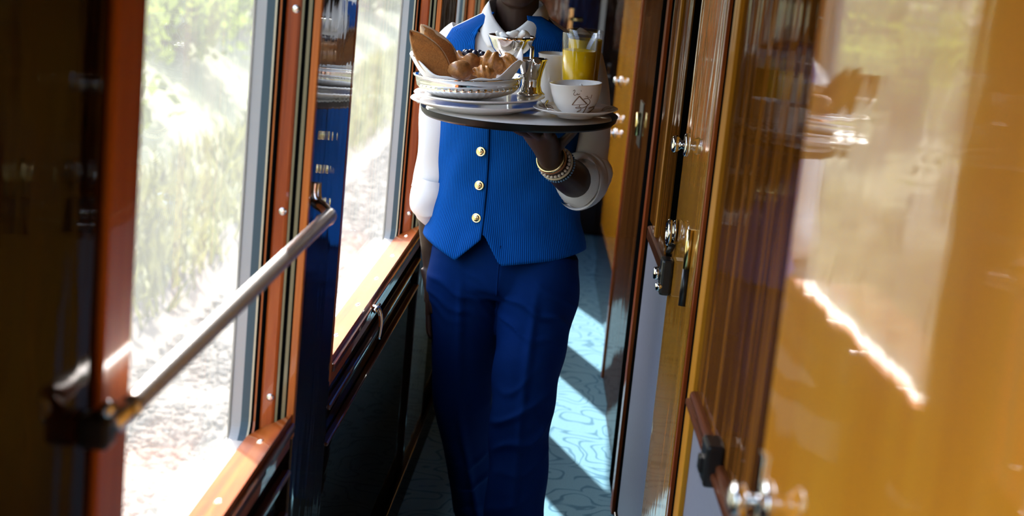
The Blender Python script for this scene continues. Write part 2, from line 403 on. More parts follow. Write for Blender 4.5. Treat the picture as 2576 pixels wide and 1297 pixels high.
for i, (y0, y1) in enumerate(WINS):
    w = empty('window_%d' % (i+1), (0, y0, 0)); tag(w, WLAB[i], kind='structure')
    L_ = y1-y0
    box('pane', (XG-.004, XG+.001), (-.008, L_+.008), (ZS-.008, ZH+.008), PANE, w, 0)
    ring_frame('outer_frame', .006, L_-.006, ZS-.012, ZH, .030, .012, XG+.001, XG+.018, PALE, w)
    ring_frame('gasket', .007, L_-.007, ZS-.010, ZH-.002, .040, .01, XG+.018, XG+.032, GASK, w)
    ring_frame('inlay_line', .007, L_-.007, ZS-.008, ZH-.002, .040, .01, XG+.032, XG+.036, CREAM, w)
    ring_frame('shadow_line', .010, L_-.010, ZS-.006, ZH-.002, .040, .014, XG+.036, XG+.040, BLACK, w)
    ring_frame('inlay_line', .008, L_-.008, ZS-.006, ZH-.002, .040, .012, XG+.040, XG+.044, ORNG, w)
    ring_frame('shadow_line', .011, L_-.011, ZS-.006, ZH-.002, .030, .014, XG+.044, XG+.049, BLACK, w)
    box('sill_strip', (XG+.004, XG+.031), (.010, L_-.034), (ZS-.020, ZS-.003), PALE, w, .002)
    for s, (a, b) in enumerate(((-.01, .008), (L_-.008, L_+.01))):
        o = box('jamb', (XG+.049, XG+.077), (a, b), (ZS, ZH), REDM, w, .006)
        for k, (q0, q1, mt) in enumerate(((.077, .081, OLIVE), (.081, .088, BLACK), (.088, .094, OLIVE), (.094, .097, BLACK))):
            box('inlay_line', (XG+q0, XG+q1), (a, b), (ZS, ZH), mt, w, 0)
        box('jamb_edge', (XG+.097, XG+.110), (a, b), (ZS, ZH), ORNG, w, .002)
        if s == 1:
            for z in (.872, 1.20, 1.54):
                screw(w, (XG+.067, a+.0005, z), (R(90), 0, 0))
    # sloping sill board
    v = [(XG+.034, .009, .803), (XG+.107, .009, .846), (XG+.107, L_-.009, .846), (XG+.034, L_-.009, .803),
         (XG+.034, .009, .785), (XG+.107, .009, .785), (XG+.107, L_-.009, .785), (XG+.034, L_-.009, .785)]
    sb = pyd('sill', v, [(0, 1, 2, 3), (7, 6, 5, 4), (0, 4, 5, 1), (1, 5, 6, 2), (2, 6, 7, 3), (3, 7, 4, 0)], SILLW, w, smooth=False); weld(sb.data)
    k = 0
    while .1+k*.29 < L_-.05:
        screw(w, (XG+.076, L_-.115-k*.29, .8275), (0, R(-30.5), 0)); k += 1
# casing on the near side of the window with the handrail
cs = box('casing', (XW-.01, XW+.008), (1.500, 1.596), (.005, ZC-.005), ORNG, wl_, .004)  # orange tone stands in for light reflected along the casing

# window catch under the sill of the second window
wc = empty('window_catch', (XW, 3.515, .80)); tag(wc, 'small chrome window catch below the second sunlit sill', 'window catch')
box('base_plate', (-.012, .006), (-.03, .03), (.008, .030), CHROME, wc, .003)
tube('lever', [(.004, 0, .03), (.02, -.004, .028), (.028, -.008, .0), (.026, -.012, -.04)], [.006, .006, .005, .004], CHROME, wc, n=4)
tube('cross_bar', [(.016, -.035, .03), (.016, .03, .03)], .005, CHROME, wc)

# handrail
hr = empty('handrail', (-.43, 1.47, 1.19)); tag(hr, 'polished steel handrail crossing the nearest corridor window', 'handrail')
tube('tube', [(-.012, .0, .0), (.0, .022, .012), (.0, .06, .014), (.0, .5, .014), (.0, 1.09, .014), (.0, 1.13, .012), (-.006, 1.155, .004), (-.02, 1.165, -.002)],
     .0118, STEEL, hr, seg=24, n=6)
br = box('bracket', (-.04, -.008), (-.022, .010), (-.022, .012), IRON, hr, .006)
tube('clamp_screw', [(-.02, -.012, .010), (-.008, -.016, .026)], .007, CHROME, br, seg=12)
br2 = tube('bracket', [(-.037, 1.185, .060), (-.036, 1.185, .040), (-.030, 1.182, .026), (-.016, 1.170, .020), (-.002, 1.150, .012)], [(.004, .012), (.006, .012), (.008, .011), (.009, .010), (.009, .010)], CHROME, hr, n=5)
#tube('under_strip', [(.0, 1.15, .000), (.0, .55, .0006)], [.0095, .0095], IRON, hr, seg=12)

# ------------------------------------------------------------ right wall: panels that each turn in by three degrees
TH = R(3)
def seg_(d_): return ((d_, 2, 0), (0, 0, TH))            # local y = distance past y 2, local x>0 is behind the face
wr = empty('wall_right'); tag(wr, 'panelled compartment wall with stepped mahogany panels', kind='structure')
def rp(name, d_, x, y, z, mat, parent=None, bev=.002):
    l, r = seg_(d_)
    return box(name, x, (y[0]-2, y[1]-2), z, mat, parent or wr, bev, l, r)
DZ = .93
# behind and beside the camera
rp('panel', .19, (0, .2), (-2.5, .66), (0, ZC), MAHOG2)
# door next to the camera
dA = empty('door_1', *seg_(.17)); tag(dA, 'honey veneered door close to the camera mirroring the window', kind='structure')
box('leaf', (0, .034), (.675-2, 1.505-2), (.012, ZC-.02), HONEY, dA, .003)
def round_knob(parent, y, z, name='door_knob'):
    k = empty(name, (0, y, z), (0, R(-90), 0), parent)
    lathe('rose', [(0, .008), (.009, .008), (.012, .007), (.018, .005), (.021, .002), (.021, 0), (0, 0)], CHROME, k, 32)
    lathe('knob', [(0, .037), (.009, .0365), (.015, .033), (.0175, .028), (.015, .023), (.009, .020), (.006, .017), (.006, .006), (0, .006)], CHROME, k, 32)
    return k
round_knob(dA, 1.450-2, 1.193)
sp = box('latch_plate', (-.003, 0), (1.478-2, 1.503-2), (1.162, 1.228), CHROME, dA, .001)
# panel past it, chair rail and blue grey dado
rp('panel', .258, (0, .2), (1.47, 2.685), (DZ+.02, ZC), MAHOG2)
rp('dado_panel', .258, (.002, .2), (1.47, 2.685), (.09, DZ-.018), GREYD)
rp('chair_rail', .258, (-.012, .1), (1.47, 2.685), (DZ-.018, DZ+.02), RAILW, None, .006)
rp('chair_rail_bead', .258, (-.018, .1), (1.47, 2.685), (DZ-.006, DZ+.006), RAILW, None, .003)
rp('edge_bead', .258, (-.007, .012), (2.685, 2.75), (.09, ZC), HONEYM, None, .001)
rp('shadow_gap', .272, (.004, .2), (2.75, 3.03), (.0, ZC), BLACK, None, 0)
rp('bead', .272, (-.003, .03), (2.972, 2.990), (.0, ZC), REDM, None, .001)
rp('plinth', .258, (-.008, .2), (1.47, 2.75), (0, .09), DADO, None, .003)
dC = empty('door_2', *seg_(.272)); tag(dC, 'brown varnished compartment door with chrome knob and locks', kind='structure')
box('leaf', (0, .024), (3.03-2, 3.462-2), (.012, ZC-.02), TEAKC, dC, .001)
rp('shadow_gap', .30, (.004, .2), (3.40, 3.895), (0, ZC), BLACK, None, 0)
# hardware of the second door
def lock_knob(parent, y, z):
    k = empty('lock_knob', (0, y, z), (0, R(-90), 0), parent)
    lathe('rose', [(0, .006), (.022, .006), (.025, .003), (.025, 0), (0, 0)], CHROME, k, 28)
    lathe('knob', [(0, .034), (.012, .033), (.018, .029), (.019, .022), (.014, .016), (.009, .012), (.009, .004), (0, .004)], CHROME, k, 28)
lock_knob(dC, 3.425-2, 1.285)
rg = empty('ring_handle', (-.004, 3.41-2, 1.10), (0, 0, 0), dC)
lathe('rose', [(0, .010), (.012, .010), (.020, .005), (.024, 0), (0, 0)], CHROME, rg, 28, rot=(0, R(-90), 0))
tube('ring', [(-.014+.0, .024*math.cos(a)-.0, .024*math.sin(a)-.006) for a in np.linspace(0, 2*math.pi, 25)], .0055, CHROME, rg, seg=10)
tube('spindle', [(-.002, 0, -.03), (-.010, 0, -.052)], .007, IRON, rg, seg=12)
lt = box('latch', (-.026, 0), (3.395-2, 3.445-2), (.955, 1.035), IRON, dC, .006)
tube('turn', [(-.026, 3.42-2, 1.0), (-.04, 3.42-2, 1.0)], [.016, .013], CHROME, lt, seg=16)
tube('turn', [(-.02, 3.405-2, .975), (-.034, 3.405-2, .972)], [.010, .008], CHROME, lt, seg=16)
hg = tube('hinge', [(-.006, 3.12-2, 1.075), (-.006, 3.12-2, 1.155)], .007, BRASS, dC, seg=14)
tube('hinge_tip', [(-.006, 3.12-2, 1.0), (-.006, 3.12-2, 1.075)], .0075, IRON, hg, seg=14)
# panel three
rp('panel', .30, (0, .2), (3.895, 4.38), (DZ+.02, ZC), MAHOG2)
rp('dado_panel', .30, (.002, .2), (3.50, 4.38), (.09, DZ-.018), GREYD)
rp('chair_rail', .30, (-.012, .1), (3.50, 4.30), (DZ-.018, DZ+.02), RAILW, None, .006)
rp('bead', .30, (-.006, .03), (4.12, 4.155), (DZ+.02, ZC), HONEYM, None, .001)
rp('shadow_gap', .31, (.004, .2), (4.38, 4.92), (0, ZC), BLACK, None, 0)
rp('edge_bead', .31, (-.006, .2), (4.60, 4.66), (.0, ZC), REDM, None, .001)
rp('plinth', .30, (-.008, .2), (3.50, 4.38), (0, .09), DADO, None, .003)
dE = empty('door_3', *seg_(.330)); tag(dE, 'dark mahogany compartment door behind the waiter', kind='structure')
box('leaf', (0, .034), (4.92-2, 5.56-2), (.012, ZC-.02), MAHOG3, dE, .001)
box('hinge_plate', (-.003, .0), (5.38-2, 5.52-2), (1.02, 1.17), IRON, dE, .001)
hg = tube('hinge', [(-.010, 5.45-2, 1.055), (-.010, 5.45-2, 1.135)], .008, BRASS, dE, seg=14)
rp('panel', .345, (0, .2), (5.56, 6.12), (0, ZC), MAHOG3)
rp('edge_bead', .345, (-.006, .2), (6.12, 6.16), (0, ZC), REDM, None, .002)
dF = empty('door_4', *seg_(.385)); tag(dF, 'honey veneered door far down the corridor', kind='structure')
box('leaf', (0, .2), (6.16-2, 7.95-2), (.30, ZC-.02), HONEY, dF, .002)
box('kick_panel', (-.004, .2), (6.16-2, 7.95-2), (.012, .30), MAHOG, dF, .002)
for z in (1.05, .87, .80): lock_knob(dF, 7.6-2, z)
rp('panel', .42, (0, .2), (7.95, 9.3), (0, ZC), MAHOG)
tr_ = box('baseboard_right', (-.006, .02), (.68-2, 1.47-2), (0, .09), DADO, None, .003, *seg_(.17)); tag(tr_, 'dark baseboard under the honey door', kind='structure')

# door catch on the chair rail of the near brown panel
ct = empty('door_catch', *seg_(.258)); ct.location = Vector((.258, 2, 0))+Matrix.Rotation(TH, 3, 'Z')@Vector((-.010, 2.32-2, .945)); tag(ct, 'black door catch on the chair rail beside the brown panel', 'door catch')
box('body', (-.018, .010), (-.032, .032), (-.034, .032), IRON, ct, .005)
box('striker', (-.024, -.016), (-.012, .016), (-.018, .006), IRON, ct, .002)

# the far end
we = box('wall_end', (-.66, .45), (9.2, 9.3), (0, ZC), MAHOG, None, 0); tag(we, 'dark panelled wall at the far end of the corridor', kind='structure')
de = empty('door_5', (-.12, 9.2, 0)); tag(de, 'dark end door with brass handle plate', kind='structure')
box('leaf', (-.28, .28), (-.035, 0), (.01, 1.98), MAHOG, de, .004)
box('pale_strip', (.075, .105), (-.04, -.03), (.9, 1.9), PALE, de, .002)
box('handle_plate', (-.105, -.075), (-.042, -.034), (1.17, 1.30), BRASS, de, .004)
tube('handle', [(-.09, -.04, 1.24), (-.09, -.08, 1.24), (-.02, -.085, 1.24)], .009, BRASS, de, seg=12)
wb = box('wall_back', (-.66, .45), (-2.55, -2.5), (0, ZC), MAHOG, None, 0); tag(wb, 'dark panelled wall behind the camera', kind='structure')

# ------------------------------------------------------------ the waiter
PX, PY = -.20, 4.0
def W(p): return (p[0]-PX, p[1]-PY, p[2])
parts = []
def T(pts, rad, seg=18, n=4): parts.append(tube_vf([W(p) for p in pts], rad, seg, True, n))
def E_(c, r, rot=None): parts.append(ell_vf(W(c), r, 24, rot))
# trunk, neck, head
T([(-.205, 4.03, .80), (-.203, 4.025, .92), (-.207, 4.02, 1.06), (-.212, 4.01, 1.22), (-.216, 4.01, 1.34), (-.22, 4.01, 1.42), (-.223, 4.005, 1.47)],
  [(.09, .155), (.095, .155), (.085, .142), (.098, .150), (.095, .155), (.075, .14), (.05, .07)], 24)
T([(-.224, 4.005, 1.42), (-.226, 3.985, 1.50), (-.226, 3.975, 1.58)], [.062, .054, .054])
E_((-.222, 3.985, 1.655), (.074, .095, .092))
E_((-.226, 3.935, 1.600), (.060, .060, .085))
E_((-.229, 3.905, 1.548), (.043, .038, .032)); E_((-.230, 3.888, 1.536), (.022, .018, .018))
E_((-.228, 3.868, 1.610), (.014, .02, .024)); E_((-.228, 3.876, 1.576), (.024, .012, .007)); E_((-.228, 3.877, 1.566), (.022, .012, .007))
E_((-.228, 3.893, 1.648), (.05, .018, .012))
E_((-.150, 3.985, 1.615), (.008, .018, .030)); E_((-.297, 3.985, 1.615), (.008, .018, .030))
# image-left arm hanging
T([(-.37, 4.01, 1.42), (-.395, 4.015, 1.27), (-.408, 4.02, 1.09), (-.402, 4.03, .98), (-.392, 4.04, .86), (-.388, 4.035, .81)], [.046, .042, .036, .036, .026, (.024, .018)])
T([(-.388, 4.035, .82), (-.386, 4.03, .77), (-.385, 4.022, .735)], [(.022, .030), (.040, .016), (.036, .014)])
for k, (dy, ln) in enumerate(((-.030, .070), (-.010, .078), (.010, .074), (.028, .058))):
    T([(-.385, 4.024+dy, .745), (-.381, 4.018+dy, .71), (-.375, 4.012+dy, .745-ln-.01), (-.366, 4.012+dy, .745-ln-.022)], [.009, .0085, .008, .006], 10, 3)
T([(-.384, 4.005, .80), (-.378, 3.985, .765), (-.372, 3.978, .73), (-.370, 3.978, .715)], [.014, .011, .009, .007], 10, 3)
# image-right arm carrying the tray
T([(-.065, 4.01, 1.42), (-.035, 4.02, 1.29), (-.018, 4.02, 1.13), (-.024, 3.985, 1.098), (-.052, 3.90, 1.12), (-.085, 3.815, 1.155), (-.102, 3.775, 1.178)],
  [.046, .043, .044, .047, .045, .036, .030])
T([(-.100, 3.782, 1.172), (-.112, 3.758, 1.200), (-.126, 3.735, 1.226), (-.138, 3.712, 1.246)], [(.029, .029), (.023, .038), (.020, .047), (.015, .048)], 18, 4)
for (bx_, by_), (tx, ty), rr in (((-.178, 3.722), (-.226, 3.690), .0085), ((-.160, 3.704), (-.214, 3.640), .009), ((-.137, 3.696), (-.166, 3.612), .0095), ((-.112, 3.700), (-.112, 3.620), .009)):
    mx, my = (bx_*.55+tx*.45), (by_*.55+ty*.45)
    T([(bx_+.006, by_+.012, 1.236), (mx, my, 1.252), ((mx+tx)/2, (my+ty)/2, 1.263), (tx, ty, 1.270 - .004)], [rr*1.15, rr*1.05, rr, rr*.75], 10, 3)
T([(-.092, 3.755, 1.205), (-.068, 3.735, 1.232), (-.052, 3.712, 1.254), (-.044, 3.694, 1.264)], [.016, .012, .0105, .008], 10, 3)
# legs and feet
T([(-.295, 4.02, .86), (-.285, 4.03, .68), (-.275, 4.06, .49), (-.245, 4.17, .30), (-.215, 4.29, .14), (-.212, 4.30, .10)], [.085, .075, .055, .050, .036, .036])
T([(-.115, 4.0, .86), (-.115, 3.94, .68), (-.112, 3.87, .50), (-.105, 3.84, .30), (-.100, 3.82, .12), (-.100, 3.82, .08)], [.085, .075, .055, .050, .036, .038])
body = remeshed('person', parts, .0042, 3)
person = link('person', body, SKIN, None, (PX, PY, 0))
tag(person, 'waiter in blue waistcoat and white rolled sleeves carrying a breakfast tray', 'person')
for ex in (-.252, -.204):
    v, f = ell_vf(W((ex, 3.885, 1.630)), (.011, .010, .009), 16); pyd('eye', v, f, EYE, person)
hv, hf = ell_vf(W((-.222, 3.998, 1.668)), (.081, .098, .092), 32)
hv = [Vector((p.x, p.y, max(p.z, 1.60+max(0, -(p.y)-.02)*1.1))) for p in hv]
pyd('hair', hv, hf, HAIR, person)

# torso profile used by the clothes
ZP = [.80, .88, .93, 1.0, 1.07, 1.15, 1.22, 1.30, 1.37, 1.42, 1.450, 1.475, 1.50, 1.515]
CX = [-.200, -.201, -.202, -.204, -.207, -.210, -.213, -.216, -.219, -.221, -.223, -.224, -.225, -.226]
AX = [.200, .198, .192, .182, .176, .174, .174, .176, .180, .182, .166, .122, .080, .068]
BY = [.128, .126, .122, .116, .113, .117, .124, .128, .124, .112, .096, .084, .074, .068]
CY = [4.02, 4.02, 4.02, 4.02, 4.02, 4.015, 4.01, 4.005, 4.0, 4.0, 3.998, 3.995, 3.99, 3.985]
def prof(z): return (np.interp(z, ZP, CX), np.interp(z, ZP, CY), np.interp(z, ZP, AX), np.interp(z, ZP, BY))
def torso(phi, z, off=0.0):
    """phi 0 = front (towards the camera), +90 = image right"""
    cx, cy, a, b = prof(z)
    s, c = math.sin(phi), math.cos(phi)
    e = .86
    return (cx+(a+off)*math.copysign(abs(s)**e, s)-PX, cy-(b+off)*math.copysign(abs(c)**e, c)-PY, z)
def lerp_tab(x, xs, ys): return float(np.interp(x, xs, ys))
def hem_x(X, split):     # height of the waistcoat hem over the front, by world X
    if split == 'l': return lerp_tab(X, [-.40, -.306, -.247, -.20], [.925, .880, .950, .95])
    return lerp_tab(X, [-.26, -.247, -.208, -.10, .0], [.955, .950, .880, .902, .930])
def vtop(phi_deg):
    a = abs(((phi_deg+180) % 360)-180)
    return lerp_tab(a, [0, 6, 18, 27, 46, 54, 61, 68, 77, 90, 104, 114, 122, 130, 150, 180], [1.300, 1.300, 1.40, 1.500, 1.500, 1.488, 1.455, 1.36, 1.255, 1.228, 1.255, 1.36, 1.455, 1.49, 1.51, 1.512])
def vest_panel(name, p0, p1, split, off, parent, nz=70, th=.0035):
    n = int(abs(p1-p0)/1.6)+2
    v, f, uv = [], [], []
    arc = 0; last = None
    for i in range(n):
        ph = p0+(p1-p0)*i/(n-1); a = R(ph)
        front = abs(((ph+180) % 360)-180) < 88
        q = torso(a, 1.05, off); X = q[0]+PX
        zb = hem_x(X, split) if front else .93-.02*max(0, -math.cos(a))
        zt = vtop(ph - (-14 if split == 'l' else -14)*max(0, math.cos(a))**6)
        if last is not None: arc += math.dist(q, last)
        last = q
        for k in range(nz):
            z = zb+(zt-zb)*k/(nz-1)
            t = k/(nz-1)
            w_ = .0022*math.sin(z*46+ph*.10)*math.exp(-((z-1.0)/.09)**2) + .0018*math.sin(z*30-ph*.16)*math.exp(-((z-1.12)/.12)**2)
            flare = .010*math.exp(-((z-zb)/.05)**2)*(1 if front else .5)
            v.append(torso(a, z, off+w_+flare)); uv.append((arc, z))
    for i in range(n-1):
        for k in range(nz-1):
            f.append((i*nz+k, (i+1)*nz+k, (i+1)*nz+k+1, i*nz+k+1))
    o = pyd(name, v, f, CORD, parent)
    ul = o.data.uv_layers.new(name='arc')
    for lp in o.data.loops: ul.data[lp.index].uv = uv[lp.vertex_index]
    solidify(o, th, 0)
    return o
vest = vest_panel('waistcoat', -15.5, 268, 'r', .004, person)
vl = vest_panel('front_panel', -92, -12.0, 'l', .0085, vest)
# gold buttons down the front edge
bv = join_vf([lathe_vf([(0, .0062), (.004, .0060), (.008, .0048), (.0092, .0036), (.0102, .0044), (.0116, .0042), (.0124, .0026), (.0124, .0), (0, .0)], 28),
              ell_vf((0, 0, .0058), (.004, .0028, .0022), 10), ell_vf((0, .004, .0052), (.0022, .0022, .002), 10)])
bme = bpy.data.meshes.new('button'); bme.from_pydata([tuple(p) for p in bv[0]], [], bv[1]); weld(bme); bme.materials.append(GOLD)
bme.polygons.foreach_set('use_smooth', [True]*len(bme.polygons))
for z in (1.31, 1.240, 1.160, 1.074, .992):
    ph = R(-17.5); p = torso(ph, z, .011 + .0022*math.sin(z*46-1.75)*math.exp(-((z-1.0)/.09)**2))
    b = bpy.data.objects.new('button', bme); COL.objects.link(b); b.parent = vest; b.location = p
    b.rotation_euler = Vector((math.sin(ph)*.8, -1, .06)).to_track_quat('Z', 'Y').to_euler()
# shirt: front seen in the neckline, sleeves, rolled cuffs, collar
sv, sf = [], []
zz = np.linspace(0, 1, 26); NP = 72
for z in zz:
    for k in range(NP):
        a = 2*math.pi*k/NP; top = 1.440+.068*min(1, (1-math.cos(a))*1.1)
        sv.append(torso(a, 1.18+(top-1.18)*float(z), -.004))
for i in range(len(zz)-1):
    for k in range(NP):
        k2 = (k+1) % NP; sf.append((i*NP+k, i*NP+k2, (i+1)*NP+k2, (i+1)*NP+k))
shirt = pyd('shirt', sv, sf, SHIRT, person)
def rip(amp, f1, f2, seed=0):
    return lambda t, th: amp*(math.sin(f1*t+2*th+seed)+.7*math.sin(f2*t-3*th+1.3+seed)*t)
tube('sleeve', [W(p) for p in [(-.345, 4.0, 1.425), (-.378, 4.005, 1.38), (-.394, 4.01, 1.29), (-.397, 4.015, 1.18), (-.398, 4.02, 1.09), (-.400, 4.02, 1.035)]],
     [(.055, .050), (.058, .048), (.055, .046), (.052, .046), (.052, .046), (.056, .049)], SHIRT, shirt, 32, False, 6, ripple=rip(.035, 16, 23))
cuffL = tube('cuff', [W(p) for p in [(-.398, 4.02, 1.06), (-.401, 4.02, 1.03), (-.404, 4.022, 1.0), (-.402, 4.025, .978), (-.400, 4.026, .972), (-.398, 4.026, .985)]],
     [(.052, .046), (.060, .052), (.062, .052), (.056, .047), (.046, .039), (.040, .034)], SHIRT, shirt, 36, False, 5, ripple=rip(.05, 9, 17, 2))
tube('sleeve', [W(p) for p in [(-.095, 4.0, 1.43), (-.062, 4.005, 1.405), (-.038, 4.015, 1.33), (-.028, 4.02, 1.23), (-.026, 4.015, 1.155), (-.022, 4.0, 1.122), (-.024, 3.975, 1.106), (-.028, 3.955, 1.104)]],
     [(.055, .050), (.060, .054), (.060, .056), (.062, .058), (.068, .062), (.072, .064), (.070, .062), (.066, .060)], SHIRT, shirt, 36, False, 6, ripple=rip(.045, 17, 26, 1))
cuffR = tube('cuff', [W(p) for p in [(-.023, 3.99, 1.110), (-.026, 3.97, 1.104), (-.031, 3.945, 1.104), (-.034, 3.934, 1.106), (-.034, 3.933, 1.106), (-.028, 3.955, 1.106)]],
     [(.074, .066), (.075, .068), (.073, .066), (.069, .063), (.064, .058), (.061, .055)], SHIRT, shirt, 40, False, 5, ripple=rip(.04, 8, 15, 3))
for s in (-1, 1):                                          # collar flaps
    v, f = [], []; n, m = 40, 8
    for i in range(n+1):
        a = 4+176*i/n
        zt = lerp_tab(a, [0, 30, 60, 110, 180], [1.450, 1.486, 1.520, 1.534, 1.538])
        zb = lerp_tab(a, [0, 4, 24, 32, 60, 110, 180], [1.452, 1.446, 1.414, 1.428, 1.462, 1.488, 1.496])
        rt_ = lerp_tab(a, [0, 50, 110, 180], [.088, .071, .062, .062]); rb_ = lerp_tab(a, [0, 24, 60, 110, 180], [.094, .108, .090, .074, .070])
        for k in range(m+1):
            t = k/m; z = zt+(zb-zt)*t; r = rt_+(rb_-rt_)*t + .006*math.sin(math.pi*t)
            ph = R(a)*s
            v.append(W((-.227-.010*max(0, math.cos(ph))+r*math.sin(ph), 3.978-r*1.02*math.cos(ph), z)))
    for i in range(n):
        for k in range(m):
            q = (i*(m+1)+k, i*(m+1)+k+1, (i+1)*(m+1)+k+1, (i+1)*(m+1)+k); f.append(q if s > 0 else q[::-1])
    solidify(pyd('collar', v, f, SHIRT, shirt), .003, 0)
v, f = [], []                                              # collar stand
for i in range(49):
    a = 2*math.pi*i/48
    for k in range(5):
        z = 1.405+.03*k/4+.080*(1-math.cos(a))/2; r = .072-.006*k/4
        v.append(W((-.227+r*math.sin(a), 3.98-r*1.12*math.cos(a), z)))
for i in range(48):
    for k in range(4): f.append((i*5+k, i*5+k+1, (i+1)*5+k+1, (i+1)*5+k))
solidify(pyd('collar_stand', v, f, SHIRT, shirt), .002, 0)

# trousers
parts = []
T([(-.202, 4.02, 1.0), (-.201, 4.02, .93), (-.199, 4.02, .86), (-.199, 4.02, .80), (-.20, 4.015, .765)], [(.098, .160), (.104, .168), (.118, .188), (.122, .196), (.10, .175)], 40, 5)
T([(-.302, 4.02, .90), (-.296, 4.025, .80), (-.288, 4.03, .68), (-.280, 4.045, .56), (-.275, 4.065, .46), (-.252, 4.145, .33), (-.228, 4.245, .18), (-.215, 4.29, .09)],
  [(.100, .090), (.113, .101), (.106, .092), (.094, .083), (.086, .079), (.082, .076), (.084, .078), (.086, .080)], 36, 5)
T([(-.098, 4.0, .90), (-.100, 3.985, .80), (-.108, 3.945, .68), (-.112, 3.895, .57), (-.112, 3.862, .48), (-.106, 3.845, .34), (-.102, 3.832, .18), (-.100, 3.828, .075)],
  [(.100, .090), (.114, .101), (.108, .092), (.096, .084), (.088, .078), (.084, .076), (.088, .079), (.092, .083)], 36, 5)
tm = remeshed('trousers', parts, .006, 5)
co = coords(tm); no = normals(tm)
X, Y, Z = co[:, 0]+PX, co[:, 1]+PY, co[:, 2]
side = 1/(1+np.exp(-(X+.197)/.02))                           # 0 image-left leg, 1 image-right leg
g = lambda z0, s: np.exp(-((Z-z0)/s)**2)
wr_ = np.zeros(len(co))
fold = lambda q: np.exp(-(np.sin(q)/.42)**2)-.35
front = np.clip(-no[:, 1]*1.3, 0.05, 1)
wob = .5*np.sin(X*31+Z*9)+.35*np.sin(X*57-Z*17+1)
wr_ += .0085*fold(Z*52+X*24+wob)*g(.765, .055)*(.35+side)*front     # folds radiating from the crotch
wr_ += .0085*fold(Z*40-X*27+.6+wob)*g(.50, .10)*side*front          # folds at the leading knee
wr_ += .0055*fold(Z*44+X*24+1.0+wob)*g(.80, .07)*(1-side)*front
wr_ += .0060*fold(Z*34-X*22+wob)*g(.20, .13)*front
wr_ += .0022*np.sin(Z*31+Y*40+X*17)
xc = np.where(side > .5, np.interp(Z, [.1, .5, .8, .9], [-.100, -.112, -.105, -.100]), np.interp(Z, [.1, .46, .8, .9], [-.215, -.278, -.298, -.302]))
cre = np.exp(-((X-xc)/.010)**2)*(no[:, 1] < -.3)*np.clip((.86-Z)/.12, 0, 1)
wr_ += .0075*cre
co += no*(1.25*wr_)[:, None]
setco(tm, co)
trousers = link('trousers', tm, NAVY, person)
tube('fly_seam', [W(p) for p in [(-.207, 3.889, .93), (-.206, 3.885, .86), (-.205, 3.892, .80)]], .0022, NAVY, trousers, 8, True, 4)
# shoes
def shoe(ax, ay, az, pitch):
    v, f = tube_vf([(0, .075, .045), (0, .06, .05), (0, .0, .05), (0, -.07, .040), (0, -.14, .032), (0, -.185, .028), (0, -.20, .026)],
                   [(.030, .020), (.045, .034), (.048, .038), (.040, .040), (.032, .044), (.024, .034), (.008, .014)], 24, True, 4)
    v = [Vector((p.x, p.y, max(p.z, .004))) for p in v]
    o = pyd('shoe', v, f, SHOE, person, W((ax, ay, az)), (pitch, 0, 0))
    sv_, sf_ = [], []
    return o
shoe(-.100, 3.80, 0, R(0)); shoe(-.213, 4.27, .035, R(28))
# wrist things on the tray arm
def wrist_ring(name, t, r, thick, mat, beads=0, parent=person, tilt=0):
    A, B = Vector(W((-.052, 3.90, 1.12))), Vector(W((-.102, 3.775, 1.178)))
    c = A.lerp(B, t); ax = (B-A).normalized()
    q = (ax+Vector((0, 0, tilt))).to_track_quat('Z', 'Y')
    if beads:
        vf = [ell_vf(c+q@Vector((r*math.cos(2*math.pi*k/beads), r*math.sin(2*math.pi*k/beads), 0)), (thick,)*3, 10) for k in range(beads)]
        v, f = join_vf(vf)
    else:
        v, f = tube_vf([c+q@Vector((r*math.cos(x), r*math.sin(x), 0)) for x in np.linspace(0, 2*math.pi, 41)], [thick if not hasattr(thick, '__len__') else thick]*41, 10, False)
    return pyd(name, v, f, mat, parent)
wt = wrist_ring('bangle', .98, .0335, (.0035, .0035), GOLD)
wrist_ring('strap', .90, .0350, (.0075, .002), LEATHER)
wrist_ring('bead_bracelet', .80, .0390, .0042, BEADM, 26)
wrist_ring('wrist_band', .71, .0400, .0032, BAND)
wrist_ring('bead_bracelet', .61, .0420, .0028, BEADB, 40)

# ------------------------------------------------------------ the tray and what stands on it
TM = Matrix.Translation((-.180, 3.630, 1.297)) @ Matrix.Rotation(R(-1.6), 4, 'Y') @ Matrix.Rotation(R(1.6), 4, 'X')
def put(o, uu, vv, h, rz=0, tilt=0):
    """stand a thing on the tray at tray coordinates"""
    m = TM @ Matrix.Translation((uu, vv, h)) @ Matrix.Rotation(rz, 4, 'Z')
    if tilt: m = m @ Matrix.Rotation(R(-tilt), 4, 'Y')
    o.matrix_world = m
    return o
tray = empty('serving_tray'); put(tray, 0, 0, 0); tag(tray, 'round black serving tray held on the waiter\'s hand', 'tray')
lathe('tray_body', [(0, -.017), (.20, -.017), (.217, -.014), (.223, -.008), (.226, .002), (.2275, .0035), (.225, .004), (.219, -.003), (.214, -.006), (0, -.006)], TRAYB, tray, 96)
lathe('tray_liner', [(0, -.0059), (.213, -.0059), (.214, -.004), (.212, -.0005), (0, -.0005)], PORC, tray, 96)
def plate(name, r, mat, h_rim, label, cat, uu, vv, h, tilt=0):
    o = lathe(name, [(0, .003), (r*.56, .003), (r*.60, .0), (r*.62, .0), (r*.66, .004), (r*.80, h_rim*.45), (r*.985, h_rim), (r, h_rim+.0015), (r*.985, h_rim+.004), (r*.80, h_rim*.45+.004), (r*.64, .007), (0, .006)], mat, None, 96)
    put(o, uu, vv, h, 0, tilt); tag(o, label, cat); return o
plate('charger_plate', .152, PORC, .019, 'lower white porcelain plate directly on the tray under another plate', 'plate', -.096, -.02, .0005, .5)
